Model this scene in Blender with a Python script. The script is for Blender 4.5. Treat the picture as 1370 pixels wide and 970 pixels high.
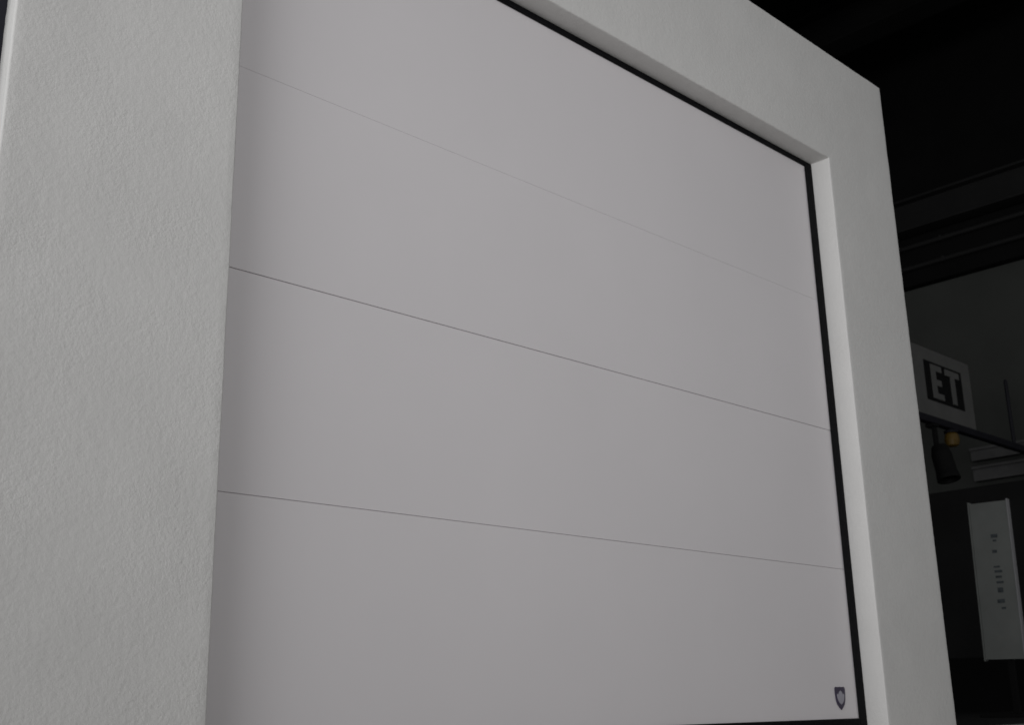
import bpy, bmesh, math
from mathutils import Vector, Matrix, noise

for o in list(bpy.data.objects):
    bpy.data.objects.remove(o)
S = bpy.context.scene
COL = S.collection

# ------------------------------------------------------------------ camera
cam_data = bpy.data.cameras.new('camera')
cam = bpy.data.objects.new('camera', cam_data)
COL.objects.link(cam)
YAW, PITCH, ROLL = 0.7793, 0.2874, -0.0207
fw = Vector((math.sin(YAW) * math.cos(PITCH), math.cos(YAW) * math.cos(PITCH), math.sin(PITCH)))
rt = Vector((math.cos(YAW), -math.sin(YAW), 0))
up = rt.cross(fw)
r2 = math.cos(ROLL) * rt + math.sin(ROLL) * up
u2 = math.cos(ROLL) * up - math.sin(ROLL) * rt
cam.matrix_world = Matrix(((r2.x, u2.x, -fw.x, -3.7919), (r2.y, u2.y, -fw.y, -2.1596),
                           (r2.z, u2.z, -fw.z, 0.0495), (0, 0, 0, 1)))
cam_data.sensor_fit = 'HORIZONTAL'
cam_data.angle = 0.8201
cam_data.clip_start = 0.02
cam_data.clip_end = 200
cam_data.dof.use_dof = True
cam_data.dof.focus_distance = 2.6
cam_data.dof.aperture_fstop = 9.0
S.camera = cam

# ------------------------------------------------------------------ light
world = bpy.data.worlds.new('World')
S.world = world
world.use_nodes = True
bg = world.node_tree.nodes['Background']
bg.inputs['Color'].default_value = (0.97, 0.985, 1.0, 1)
bg.inputs['Strength'].default_value = 0.155


def area_light(name, loc, target, size, size_y, watts, color, spread=180):
    d = bpy.data.lights.new(name, 'AREA')
    d.shape = 'RECTANGLE'
    d.size, d.size_y = size, size_y
    d.energy = watts
    d.color = color
    d.spread = math.radians(spread)
    o = bpy.data.objects.new(name, d)
    COL.objects.link(o)
    o.location = loc
    o.rotation_euler = (Vector(target) - Vector(loc)).to_track_quat('-Z', 'Y').to_euler()
    return o


# daylight through a broad window on the left; added front fill evens it out
area_light('daylight_from_left_window', (-8.8, -2.7, 1.1), (-0.8, 0, 1.25), 6.0, 2.1, 43, (0.985, 0.985, 1.0), 60)
area_light('front_fill', (-3.4, -6.5, 2.4), (-1.8, 0, 1.7), 4.0, 2.4, 8.0, (0.99, 0.985, 0.99), 46)

S.view_settings.view_transform = 'Standard'
S.view_settings.look = 'None'
S.view_settings.exposure = 0.08
S.view_settings.gamma = 1


# ------------------------------------------------------------------ materials
def mat(name, color, rough=0.6, spec=0.4, vary=0.0, vscale=3.0, bump=0.0, bscale=80.0, bdist=0.002,
        metallic=0.0, extra=None, patchy=False, smudge=0.0):
    m = bpy.data.materials.new(name)
    m.use_nodes = True
    nt = m.node_tree
    b = nt.nodes['Principled BSDF']
    b.inputs['Roughness'].default_value = rough
    b.inputs['Specular IOR Level'].default_value = spec
    b.inputs['Metallic'].default_value = metallic
    b.inputs['Base Color'].default_value = (*color, 1)
    geo = nt.nodes.new('ShaderNodeNewGeometry')
    if vary:
        n = nt.nodes.new('ShaderNodeTexNoise')
        n.inputs['Scale'].default_value = vscale
        n.inputs['Detail'].default_value = 6
        nt.links.new(geo.outputs['Position'], n.inputs['Vector'])
        r = nt.nodes.new('ShaderNodeValToRGB')
        r.color_ramp.elements[0].position = 0.3
        r.color_ramp.elements[1].position = 0.7
        r.color_ramp.elements[0].color = (*[c * (1 - vary) for c in color], 1)
        r.color_ramp.elements[1].color = (*[min(1, c * (1 + vary)) for c in color], 1)
        nt.links.new(n.outputs['Fac'], r.inputs['Fac'])
        nt.links.new(r.outputs['Color'], b.inputs['Base Color'])
    if bump:
        n = nt.nodes.new('ShaderNodeTexNoise')
        n.inputs['Scale'].default_value = bscale
        n.inputs['Detail'].default_value = 4
        n.inputs['Roughness'].default_value = 0.55
        nt.links.new(geo.outputs['Position'], n.inputs['Vector'])
        bp = nt.nodes.new('ShaderNodeBump')
        bp.inputs['Strength'].default_value = bump
        bp.inputs['Distance'].default_value = bdist
        nt.links.new(n.outputs['Fac'], bp.inputs['Height'])
        nt.links.new(bp.outputs['Normal'], b.inputs['Normal'])
        if patchy:                                   # trowelled render: the relief comes and goes
            pn = nt.nodes.new('ShaderNodeTexNoise')
            pn.inputs['Scale'].default_value = 7.0
            pn.inputs['Detail'].default_value = 3
            nt.links.new(geo.outputs['Position'], pn.inputs['Vector'])
            mr = nt.nodes.new('ShaderNodeMapRange')
            mr.inputs['From Min'].default_value = 0.35
            mr.inputs['From Max'].default_value = 0.65
            mr.inputs['To Min'].default_value = bump * 0.55
            mr.inputs['To Max'].default_value = min(1.0, bump * 1.5)
            nt.links.new(pn.outputs['Fac'], mr.inputs['Value'])
            nt.links.new(mr.outputs['Result'], bp.inputs['Strength'])
        if extra:
            n2 = nt.nodes.new('ShaderNodeTexNoise')
            n2.inputs['Scale'].default_value = extra[0]
            n2.inputs['Detail'].default_value = 3
            nt.links.new(geo.outputs['Position'], n2.inputs['Vector'])
            b2 = nt.nodes.new('ShaderNodeBump')
            b2.inputs['Strength'].default_value = extra[1]
            b2.inputs['Distance'].default_value = extra[2]
            nt.links.new(n2.outputs['Fac'], b2.inputs['Height'])
            nt.links.new(bp.outputs['Normal'], b2.inputs['Normal'])
            nt.links.new(b2.outputs['Normal'], b.inputs['Normal'])
    if smudge:                                       # uneven sheen from wiping and dust
        sn = nt.nodes.new('ShaderNodeTexNoise')
        sn.inputs['Scale'].default_value = 3.5
        sn.inputs['Detail'].default_value = 7
        sn.inputs['Distortion'].default_value = 0.6
        nt.links.new(geo.outputs['Position'], sn.inputs['Vector'])
        mr = nt.nodes.new('ShaderNodeMapRange')
        mr.inputs['From Min'].default_value = 0.3
        mr.inputs['From Max'].default_value = 0.7
        mr.inputs['To Min'].default_value = rough - smudge
        mr.inputs['To Max'].default_value = rough + smudge
        nt.links.new(sn.outputs['Fac'], mr.inputs['Value'])
        nt.links.new(mr.outputs['Result'], b.inputs['Roughness'])
    return m


M_STUCCO = mat('white_stucco', (0.70, 0.694, 0.678), 0.85, 0.2, vary=0.025, vscale=5, bump=0.55, bscale=160,
               bdist=0.0015, extra=(62, 0.32, 0.003), patchy=True)
M_PANEL = mat('white_coated_steel', (0.765, 0.738, 0.75), 0.42, 0.45, vary=0.015, vscale=1.6, bump=0.12, bscale=420,
              bdist=0.0004, extra=(2.2, 0.2, 0.01), smudge=0.09)
M_RUBBER = mat('black_rubber', (0.005, 0.005, 0.006), 0.8, 0.12, vary=0.2, vscale=30, bump=0.2, bscale=120)
M_STEEL_DARK = mat('dark_painted_steel', (0.012, 0.012, 0.018), 0.6, 0.3, vary=0.2, vscale=8, bump=0.1, bscale=60)
M_BADGE_DARK = mat('badge_ink', (0.035, 0.025, 0.06), 0.35, 0.5, vary=0.1, vscale=60)
M_BADGE_LIGHT = mat('badge_silver', (0.36, 0.35, 0.40), 0.4, 0.5, vary=0.06, vscale=90)
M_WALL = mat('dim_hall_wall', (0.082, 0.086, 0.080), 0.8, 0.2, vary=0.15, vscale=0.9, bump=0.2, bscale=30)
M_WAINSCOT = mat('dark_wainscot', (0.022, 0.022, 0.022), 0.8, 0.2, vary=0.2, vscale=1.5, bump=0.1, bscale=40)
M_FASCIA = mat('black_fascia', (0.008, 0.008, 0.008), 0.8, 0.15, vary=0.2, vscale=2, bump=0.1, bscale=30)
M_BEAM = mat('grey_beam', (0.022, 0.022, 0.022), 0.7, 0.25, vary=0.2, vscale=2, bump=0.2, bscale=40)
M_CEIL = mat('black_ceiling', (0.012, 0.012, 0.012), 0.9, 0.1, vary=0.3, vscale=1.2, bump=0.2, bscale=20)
M_FLOOR = mat('pale_bounce_floor', (0.58, 0.56, 0.53), 0.6, 0.3, vary=0.2, vscale=2, bump=0.15, bscale=50)  # made pale so the floor bounces light up into the soffit
M_DIM_SHEET = mat('dimming_sheet', (0.03, 0.03, 0.03), 0.95, 0.1, vary=0.25, vscale=6, bump=0.5, bscale=200)  # dark colour standing in for the dim floor behind the surround
M_SIGN = mat('grey_sign_board', (0.155, 0.155, 0.15), 0.6, 0.3, vary=0.1, vscale=4, bump=0.1, bscale=60)
M_INK = mat('black_sign_ink', (0.006, 0.006, 0.006), 0.7, 0.2, vary=0.1, vscale=20)
M_BANNER = mat('pale_banner', (0.20, 0.21, 0.20), 0.6, 0.3, vary=0.08, vscale=6, bump=0.1, bscale=40)
M_BANNER_INK = mat('banner_ink', (0.075, 0.085, 0.09), 0.7, 0.2, vary=0.3, vscale=40)
M_ALU = mat('aluminium_edge', (0.30, 0.30, 0.31), 0.35, 0.5, vary=0.05, vscale=20)
M_AMBER = mat('amber_plastic', (0.14, 0.085, 0.014), 0.45, 0.4, vary=0.2, vscale=12)
M_TRAY = mat('grey_cable_tray', (0.12, 0.12, 0.12), 0.6, 0.3, vary=0.15, vscale=5, bump=0.1, bscale=40)


# ------------------------------------------------------------------ helpers
def link_mesh(name, verts, faces, m, parent=None, smooth=False):
    me = bpy.data.meshes.new(name)
    me.from_pydata(verts, [], faces)
    me.update()
    if smooth:
        for p in me.polygons:
            p.use_smooth = True
    me.materials.append(m)
    o = bpy.data.objects.new(name, me)
    COL.objects.link(o)
    o.parent = parent
    return o


def link_bm(name, bm, m, parent=None, smooth=False):
    me = bpy.data.meshes.new(name)
    bm.to_mesh(me)
    bm.free()
    if smooth:
        for p in me.polygons:
            p.use_smooth = True
    me.materials.append(m)
    o = bpy.data.objects.new(name, me)
    COL.objects.link(o)
    o.parent = parent
    return o


def bm_box(bm, x0, x1, y0, y1, z0, z1, bevel=0.0, seg=2):
    r = bmesh.ops.create_cube(bm, size=1.0)
    vs = r['verts']
    for v in vs:
        v.co = Vector(((x0 + x1) / 2 + v.co.x * (x1 - x0), (y0 + y1) / 2 + v.co.y * (y1 - y0),
                       (z0 + z1) / 2 + v.co.z * (z1 - z0)))
    if bevel:
        es = list({e for v in vs for e in v.link_edges})
        bmesh.ops.bevel(bm, geom=es, offset=bevel, segments=seg, affect='EDGES', profile=0.5)


def box(name, dims, m, parent=None, bevel=0.004):
    bm = bmesh.new()
    bm_box(bm, *dims, bevel=bevel)
    return link_bm(name, bm, m, parent)


def lathe(name, prof, m, parent=None, seg=20, axis=Vector((0, 0, 1)), loc=Vector((0, 0, 0))):
    """surface of revolution: prof is a list of (radius, height along the axis)"""
    q = Vector((0, 0, 1)).rotation_difference(axis)
    verts, faces = [], []
    for r, h in prof:
        for k in range(seg):
            a = 2 * math.pi * k / seg
            verts.append(tuple(q @ Vector((r * math.cos(a), r * math.sin(a), h)) + loc))
    for i in range(len(prof) - 1):
        for k in range(seg):
            k2 = (k + 1) % seg
            faces.append((i * seg + k, i * seg + k2, (i + 1) * seg + k2, (i + 1) * seg + k))
    faces.append(tuple(range(seg - 1, -1, -1)))
    faces.append(tuple((len(prof) - 1) * seg + k for k in range(seg)))
    return link_mesh(name, verts, faces, m, parent, smooth=False)


def thing(name, label, cat, loc, group=None):
    o = bpy.data.objects.new(name, None)
    COL.objects.link(o)
    o.location = loc
    o.empty_display_size = 0.1
    o['label'] = label
    o['category'] = cat
    if group:
        o['group'] = group
    return o


def tag(o, label, cat, group=None):
    o['label'] = label
    o['category'] = cat
    if group:
        o['group'] = group
    return o


def structure(name, dims, m, bevel=0.0):
    o = box(name, dims, m, None, bevel)
    o['kind'] = 'structure'
    return o


# ------------------------------------------------------------------ the hall around (only what shows)
FLOOR_Z = -0.06
structure('floor', (-9, 8.6, -9, 7.2, FLOOR_Z - 0.2, FLOOR_Z), M_FLOOR)
structure('floor_dimming_sheet', (0.7, 7.9, 0.3, 6.95, FLOOR_Z + 0.0005, FLOOR_Z + 0.0045), M_DIM_SHEET)  # added dark sheet, dims the pale bounce floor behind the surround
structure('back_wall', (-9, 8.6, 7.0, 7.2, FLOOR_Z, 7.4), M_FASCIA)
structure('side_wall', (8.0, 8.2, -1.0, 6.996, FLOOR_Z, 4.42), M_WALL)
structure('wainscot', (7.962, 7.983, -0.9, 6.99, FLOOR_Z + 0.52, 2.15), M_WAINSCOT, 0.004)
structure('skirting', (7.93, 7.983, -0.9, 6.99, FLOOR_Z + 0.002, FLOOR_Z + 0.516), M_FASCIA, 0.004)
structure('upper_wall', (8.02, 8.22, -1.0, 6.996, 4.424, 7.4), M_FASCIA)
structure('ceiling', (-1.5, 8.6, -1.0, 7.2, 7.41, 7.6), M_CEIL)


# ------------------------------------------------------------------ dark roof steelwork, seen at the upper right
def i_beam(label, group, x, zlo, zhi, y0, y1, m, half=0.11):
    t = thing('roof_beam', label, 'beam', (x, (y0 + y1) / 2, zlo), group)
    cy = (y0 + y1) / 2
    L = (y1 - y0) / 2
    h = zhi - zlo
    box('web', (-0.012, 0.012, -L, L, 0.03, h - 0.03), m, t, 0.0)
    box('flange', (-half, half, -L, L, 0.0, 0.028), m, t, 0.004)
    box('flange', (-half, half, -L, L, h - 0.028, h), m, t, 0.004)
    return t


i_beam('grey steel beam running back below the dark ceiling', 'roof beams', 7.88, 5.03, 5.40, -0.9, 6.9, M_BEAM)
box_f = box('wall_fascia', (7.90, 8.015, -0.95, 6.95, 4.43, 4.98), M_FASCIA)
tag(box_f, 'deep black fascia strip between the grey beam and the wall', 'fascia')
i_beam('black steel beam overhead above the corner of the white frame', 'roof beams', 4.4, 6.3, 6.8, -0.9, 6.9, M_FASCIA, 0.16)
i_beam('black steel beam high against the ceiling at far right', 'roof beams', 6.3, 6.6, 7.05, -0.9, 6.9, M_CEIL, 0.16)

# conduits along the fascia
for z, lab in ((4.62, 'lower thin conduit running along the black fascia strip'),
               (4.86, 'upper thin conduit running along the black fascia strip')):
    t = thing('conduit', lab, 'conduit', (7.86, 3.0, z), 'conduits on the fascia')
    lathe('pipe', [(0.026, -3.8), (0.026, 3.8)], M_BEAM, t, 12, Vector((0, 1, 0)))
    for yy in (-3.0, -2.0, -1.0, 0.0, 1.0, 2.0, 3.0):
        box('clip', (-0.03, 0.039, yy - 0.015, yy + 0.015, -0.03, 0.03), M_BEAM, t, 0.003)

# cable trays on the side wall
for zlo, zhi, lab in ((2.40, 2.53, 'upper grey cable tray on the dim wall right of the frame'),
                      (2.19, 2.34, 'lower grey cable tray on the dim wall right of the frame')):
    t = thing('cable_tray', lab, 'cable tray', (7.9, 1.5, zlo), 'cable trays on the wall')
    h = zhi - zlo
    box('channel', (-0.02, 0.03, -1.5, 1.5, 0.0, h), M_TRAY, t, 0.006)
    box('lip', (-0.045, -0.022, -1.5, 1.5, h - 0.028, h), M_TRAY, t, 0.004)
    for yy in (-1.2, -0.4, 0.4, 1.2):
        box('bracket', (0.032, 0.083, yy - 0.02, yy + 0.02, 0.01, h - 0.01), M_TRAY, t, 0.002)

# ------------------------------------------------------------------ exhibition rail with the sign
rail = thing('display_rail', 'dark horizontal rail on posts carrying the lettered sign', 'rail', (5.6, 2.0, FLOOR_Z + 0.0046))
dz = -FLOOR_Z - 0.0046
box('crossbar', (-1.6, 1.6, -0.03, 0.03, 2.165 + dz, 2.225 + dz), M_STEEL_DARK, rail, 0.008)
for x in (-1.45, 1.45):
    lathe('post', [(0.03, 0.004), (0.03, 2.164 + dz)], M_STEEL_DARK, rail, 14, loc=Vector((x, 0, 0)))
    lathe('foot_plate', [(0.16, 0.0), (0.16, 0.003)], M_STEEL_DARK, rail, 20, loc=Vector((x, 0, 0)))
rod = lathe('rod', [(0.016, 0), (0.016, 0.57), (0.011, 0.585)], M_STEEL_DARK, None, 12, loc=Vector((0, 0, 0)))
rod.location = (6.54, 2.0, 2.226)
tag(rod, 'thin dark upright rod standing on the rail', 'rod')

sign = thing('sign', 'grey board lettered ET on black, mounted on the rail', 'sign', (5.25, 2.0, 2.226))
SX, SZ = 5.25, 2.226
box('board', (4.45 - SX, 5.76 - SX, -0.02, 0.02, 0.0, 2.80 - SZ), M_SIGN, sign, 0.006)
for xa, xb in ((4.46, 4.72), (4.93, 5.575)):
    box('letter_panel', (xa - SX, xb - SX, -0.026, -0.0205, 2.360 - SZ, 2.690 - SZ), M_INK, sign, 0.001)


def flat_letter(outline, x0, z0):
    bm = bmesh.new()
    vs = [bm.verts.new((x0 + x, -0.0265, z0 + z)) for x, z in outline]
    f = bm.faces.new(vs)
    r = bmesh.ops.extrude_face_region(bm, geom=[f])
    for v in r['geom']:
        if isinstance(v, bmesh.types.BMVert):
            v.co.y -= 0.008
    bmesh.ops.recalc_face_normals(bm, faces=bm.faces)
    return link_bm('letter', bm, M_SIGN, sign)


zb = 2.382 - SZ
flat_letter([(0, 0), (0.18, 0), (0.18, 0.05), (0.075, 0.05), (0.075, 0.115), (0.16, 0.115), (0.16, 0.165), (0.075, 0.165),
             (0.075, 0.235), (0.18, 0.235), (0.18, 0.285), (0, 0.285)], 5.025 - SX, zb)
flat_letter([(0.085, 0), (0.155, 0), (0.155, 0.232), (0.24, 0.232), (0.24, 0.285), (0, 0.285), (0, 0.232), (0.085, 0.232)],
            5.275 - SX, zb)

# spotlight and amber lamp hanging from the rail
sp = thing('spotlight', 'black round spotlight hanging under the rail beside the frame', 'spotlight', (4.97, 1.93, 2.164))
ax = Vector((-0.08, -0.2, -0.95)).normalized()
lathe('housing', [(0.025, -0.16), (0.06, -0.145), (0.078, -0.08), (0.08, 0.07), (0.088, 0.11), (0.09, 0.14), (0.078, 0.14), (0.072, 0.10)],
      M_INK, sp, 22, ax, Vector((0, 0, -0.33)))
box('yoke', (-0.02, 0.02, 0.03, 0.06, -0.30, 0.0), M_INK, sp, 0.004)
box('clamp', (-0.04, 0.04, 0.02, 0.10, -0.03, -0.002), M_INK, sp, 0.004)
al = thing('lamp', 'small amber lamp hanging from the rail below the sign', 'lamp', (5.27, 1.98, 2.164))
lathe('lens', [(0.03, -0.145), (0.05, -0.135), (0.06, -0.095), (0.052, -0.05), (0.04, -0.035)], M_AMBER, al, 20)
lathe('cap', [(0.055, -0.034), (0.06, -0.02), (0.03, -0.001)], M_STEEL_DARK, al, 18)

# ------------------------------------------------------------------ narrow upright banner
ban = thing('banner', 'narrow pale upright banner with a column of dark print', 'banner', (3.9, 1.175, FLOOR_Z + 0.0046))
T = Matrix.Rotation(math.radians(1.2), 4, 'X')


def ban_box(name, y0, y1, z0, z1, x0, x1, m, parent, bevel=0.001):
    bm = bmesh.new()
    bm_box(bm, x0, x1, y0, y1, z0 - 0.8, z1 - 0.8, bevel=bevel)
    bmesh.ops.transform(bm, matrix=Matrix.Translation((0, 0, 0.8 + dz)) @ T, verts=bm.verts)
    return link_bm(name, bm, m, parent)


ban_box('sheet', -0.125, 0.125, 0.30, 1.31, -0.012, 0.012, M_BANNER, ban)
ban_box('edge_profile', -0.133, -0.1255, 0.29, 1.32, -0.02, 0.02, M_ALU, ban)
ban_box('edge_profile', 0.1255, 0.135, 0.29, 1.32, -0.02, 0.02, M_BANNER, ban)
for (yc, zc, w, h) in ((-0.02, 1.085, 0.055, 0.030), (-0.02, 1.055, 0.03, 0.016), (-0.012, 0.985, 0.04, 0.024),
                       (-0.015, 0.885, 0.05, 0.014), (-0.022, 0.855, 0.062, 0.02), (-0.02, 0.82, 0.05, 0.018),
                       (-0.025, 0.785, 0.058, 0.018), (-0.022, 0.735, 0.045, 0.04), (-0.018, 0.665, 0.06, 0.03),
                       (-0.03, 0.62, 0.035, 0.018)):
    ban_box('print_mark', yc - w * 0.4, yc + w * 0.4, zc - h * 0.4, zc + h * 0.4, -0.0145, -0.0125, M_BANNER_INK, ban, 0.0)
box('support_post', (0.03, 0.06, -0.02, 0.02, 0.022, 1.1), M_FASCIA, ban, 0.003)
box('foot_plate', (-0.15, 0.2, -0.16, 0.16, 0.0, 0.02), M_FASCIA, ban, 0.004)

# ------------------------------------------------------------------ the white plastered surround
XL, XR, ZT = -2.5745, 0.0, 2.0731
XLO, XRO, ZTO = -3.071, 0.4936, 2.5633
D = 0.0835
RET = 0.045            # depth of the outer return
frame = thing('door_surround', 'wide white rough plastered surround framing the garage door', 'door frame',
              (0, 0, FLOOR_Z))


def profile(width):
    """points across the section: (fraction from inner to outer edge, y)"""
    r = 0.005
    pts = [(0, 0.06), (0, 0.02), (0, -0.02), (0, -0.05)]
    for k in range(5):
        a = math.pi / 2 * k / 4
        pts.append(((r - r * math.cos(a)) / width, -D + r - r * math.sin(a)))
    n = 26
    for k in range(1, n):
        pts.append(((r + (width - 2 * r) * k / n) / width, -D))
    for k in range(5):
        a = math.pi / 2 * k / 4
        pts.append((1 - (r - r * math.sin(a)) / width, -D + r - r * math.cos(a)))
    pts += [(1, -D + RET * 0.5), (1, -D + RET), (1 - 0.02 / width, -D + RET)]
    return pts


def wobble(p):
    q = Vector(p)
    n1 = noise.noise_vector(q * 9.0) * 0.0007
    n2 = noise.noise_vector(q * 70.0) * 0.0006
    return tuple(q + n1 + n2)


def sweep(name, I0, I1, O0, O1, steps, width):
    pr = profile(width)
    verts, faces = [], []
    for i in range(steps + 1):
        t = i / steps
        I = (I0[0] + (I1[0] - I0[0]) * t, I0[1] + (I1[1] - I0[1]) * t)
        O = (O0[0] + (O1[0] - O0[0]) * t, O0[1] + (O1[1] - O0[1]) * t)
        for a, y in pr:
            x, z = I[0] + (O[0] - I[0]) * a, I[1] + (O[1] - I[1]) * a
            x, y2, z = wobble((x, y, z))
            verts.append((x, y2, z - FLOOR_Z))
    n = len(pr)
    for i in range(steps):
        for k in range(n - 1):
            faces.append((i * n + k, i * n + k + 1, (i + 1) * n + k + 1, (i + 1) * n + k))
    o = link_mesh(name, verts, faces, M_STUCCO, frame, smooth=True)
    bm = bmesh.new()
    bm.from_mesh(o.data)
    bmesh.ops.recalc_face_normals(bm, faces=bm.faces)
    bm.to_mesh(o.data)
    bm.free()
    return o


B = FLOOR_Z + 0.001
sweep('jamb', (XL, B), (XL, ZT), (XLO, B), (XLO, ZTO), 220, XL - XLO)
sweep('lintel', (XL, ZT), (XR, ZT), (XLO, ZTO), (XRO, ZTO), 240, ZTO - ZT)
sweep('jamb', (XR, ZT), (XR, B), (XRO, ZTO), (XRO, B), 200, XRO - XR)
# dark steel carcass behind the plaster boards
g = 0.006
y0, y1 = -D + RET + 0.002, 0.16
box('carcass', (XLO + g, XL - 0.012, y0, y1, 0.001, ZTO - g - FLOOR_Z), M_STEEL_DARK, frame, 0.003)
box('carcass', (XR + 0.012, XRO - g, y0, y1, 0.001, ZTO - g - FLOOR_Z), M_STEEL_DARK, frame, 0.003)
box('carcass', (XL - 0.010, XR + 0.010, y0, y1, ZT + 0.012 - FLOOR_Z, ZTO - g - FLOOR_Z), M_STEEL_DARK, frame, 0.003)

# ------------------------------------------------------------------ the sectional door
door = thing('garage_door', 'smooth off-white sectional garage door with fine horizontal joints', 'garage door',
             (0, 0, FLOOR_Z))
XS, ZS = -0.0468, 2.0506
PX0, PX1 = XL + 0.012, XR - 0.012
joints = [0.0, 0.5, 1.0, 1.5, 2.062]
gaps = [0.0, 0.0008, 0.0008, 0.0004, 0.0]
for i in range(4):
    za, zb2 = joints[i] + gaps[i], joints[i + 1] - gaps[i + 1]
    bm = bmesh.new()
    dy = (0.0, 0.0006, -0.0003, 0.0005)[i]
    bm_box(bm, PX0, PX1, dy, 0.042, za - FLOOR_Z, zb2 - FLOOR_Z, bevel=0.0009, seg=3)
    link_bm('panel', bm, M_PANEL, door)
for z in joints[1:4]:
    box('joint_tongue', (PX0 + 0.004, PX1 - 0.004, 0.0045, 0.036, z - 0.0008 - FLOOR_Z, z + 0.0008 - FLOOR_Z), M_PANEL, door, 0.0)


def bar_seal(name, x0, x1, z0, z1):
    bm = bmesh.new()
    bm_box(bm, x0, x1, -0.007, -0.0005, z0 - FLOOR_Z, z1 - FLOOR_Z, bevel=0.0025, seg=2)
    return link_bm(name, bm, M_RUBBER, door)


bar_seal('rubber_seal', XS, XR - 0.002, -0.05, ZT - 0.002)
bar_seal('rubber_seal', XL + 0.002, XL + 0.030, -0.05, ZT - 0.002)
bar_seal('rubber_seal', XL + 0.048, XS - 0.001, ZS, ZT - 0.002)
bar_seal('rubber_seal', XL + 0.048, XS - 0.001, -0.056, -0.001)


# shield emblem in the lower right corner of the bottom panel
def shield(scale, inset=0.0):
    w, h = 0.031 - inset, 0.074 - 2.2 * inset
    half = [(0, 0), (0.35, 0.10), (0.72, 0.24), (0.92, 0.45), (1.0, 0.72), (1.0, 0.93), (0.8, 1.0), (0.4, 0.985), (0, 1.0)]
    pts = [(x * w, z * h) for x, z in half] + [(-x * w, z * h) for x, z in reversed(half[1:-1])]
    return [(x, z + 1.3 * inset) for x, z in pts]


def plate(name, pts, y0, y1, m, parent):
    bm = bmesh.new()
    vs = [bm.verts.new((x - 0.153, y0, z + 0.029 - FLOOR_Z)) for x, z in pts]
    f = bm.faces.new(vs)
    r = bmesh.ops.extrude_face_region(bm, geom=[f])
    for v in r['geom']:
        if isinstance(v, bmesh.types.BMVert):
            v.co.y = y1
    bmesh.ops.recalc_face_normals(bm, faces=bm.faces)
    return link_bm(name, bm, m, parent)


badge = plate('badge', shield(1), -0.0005, -0.003, M_BADGE_DARK, door)
badge['label'] = 'small dark shield emblem in the lower right corner'
plate('badge_field', [(0, 0.017), (0.011, 0.023), (0.019, 0.033), (0.0225, 0.046), (0.021, 0.052), (0.014, 0.049), (0.009, 0.057),
                      (0, 0.062), (-0.009, 0.057), (-0.014, 0.049), (-0.021, 0.052), (-0.0225, 0.046), (-0.019, 0.033),
                      (-0.011, 0.023)], -0.0031, -0.0042, M_BADGE_LIGHT, badge)
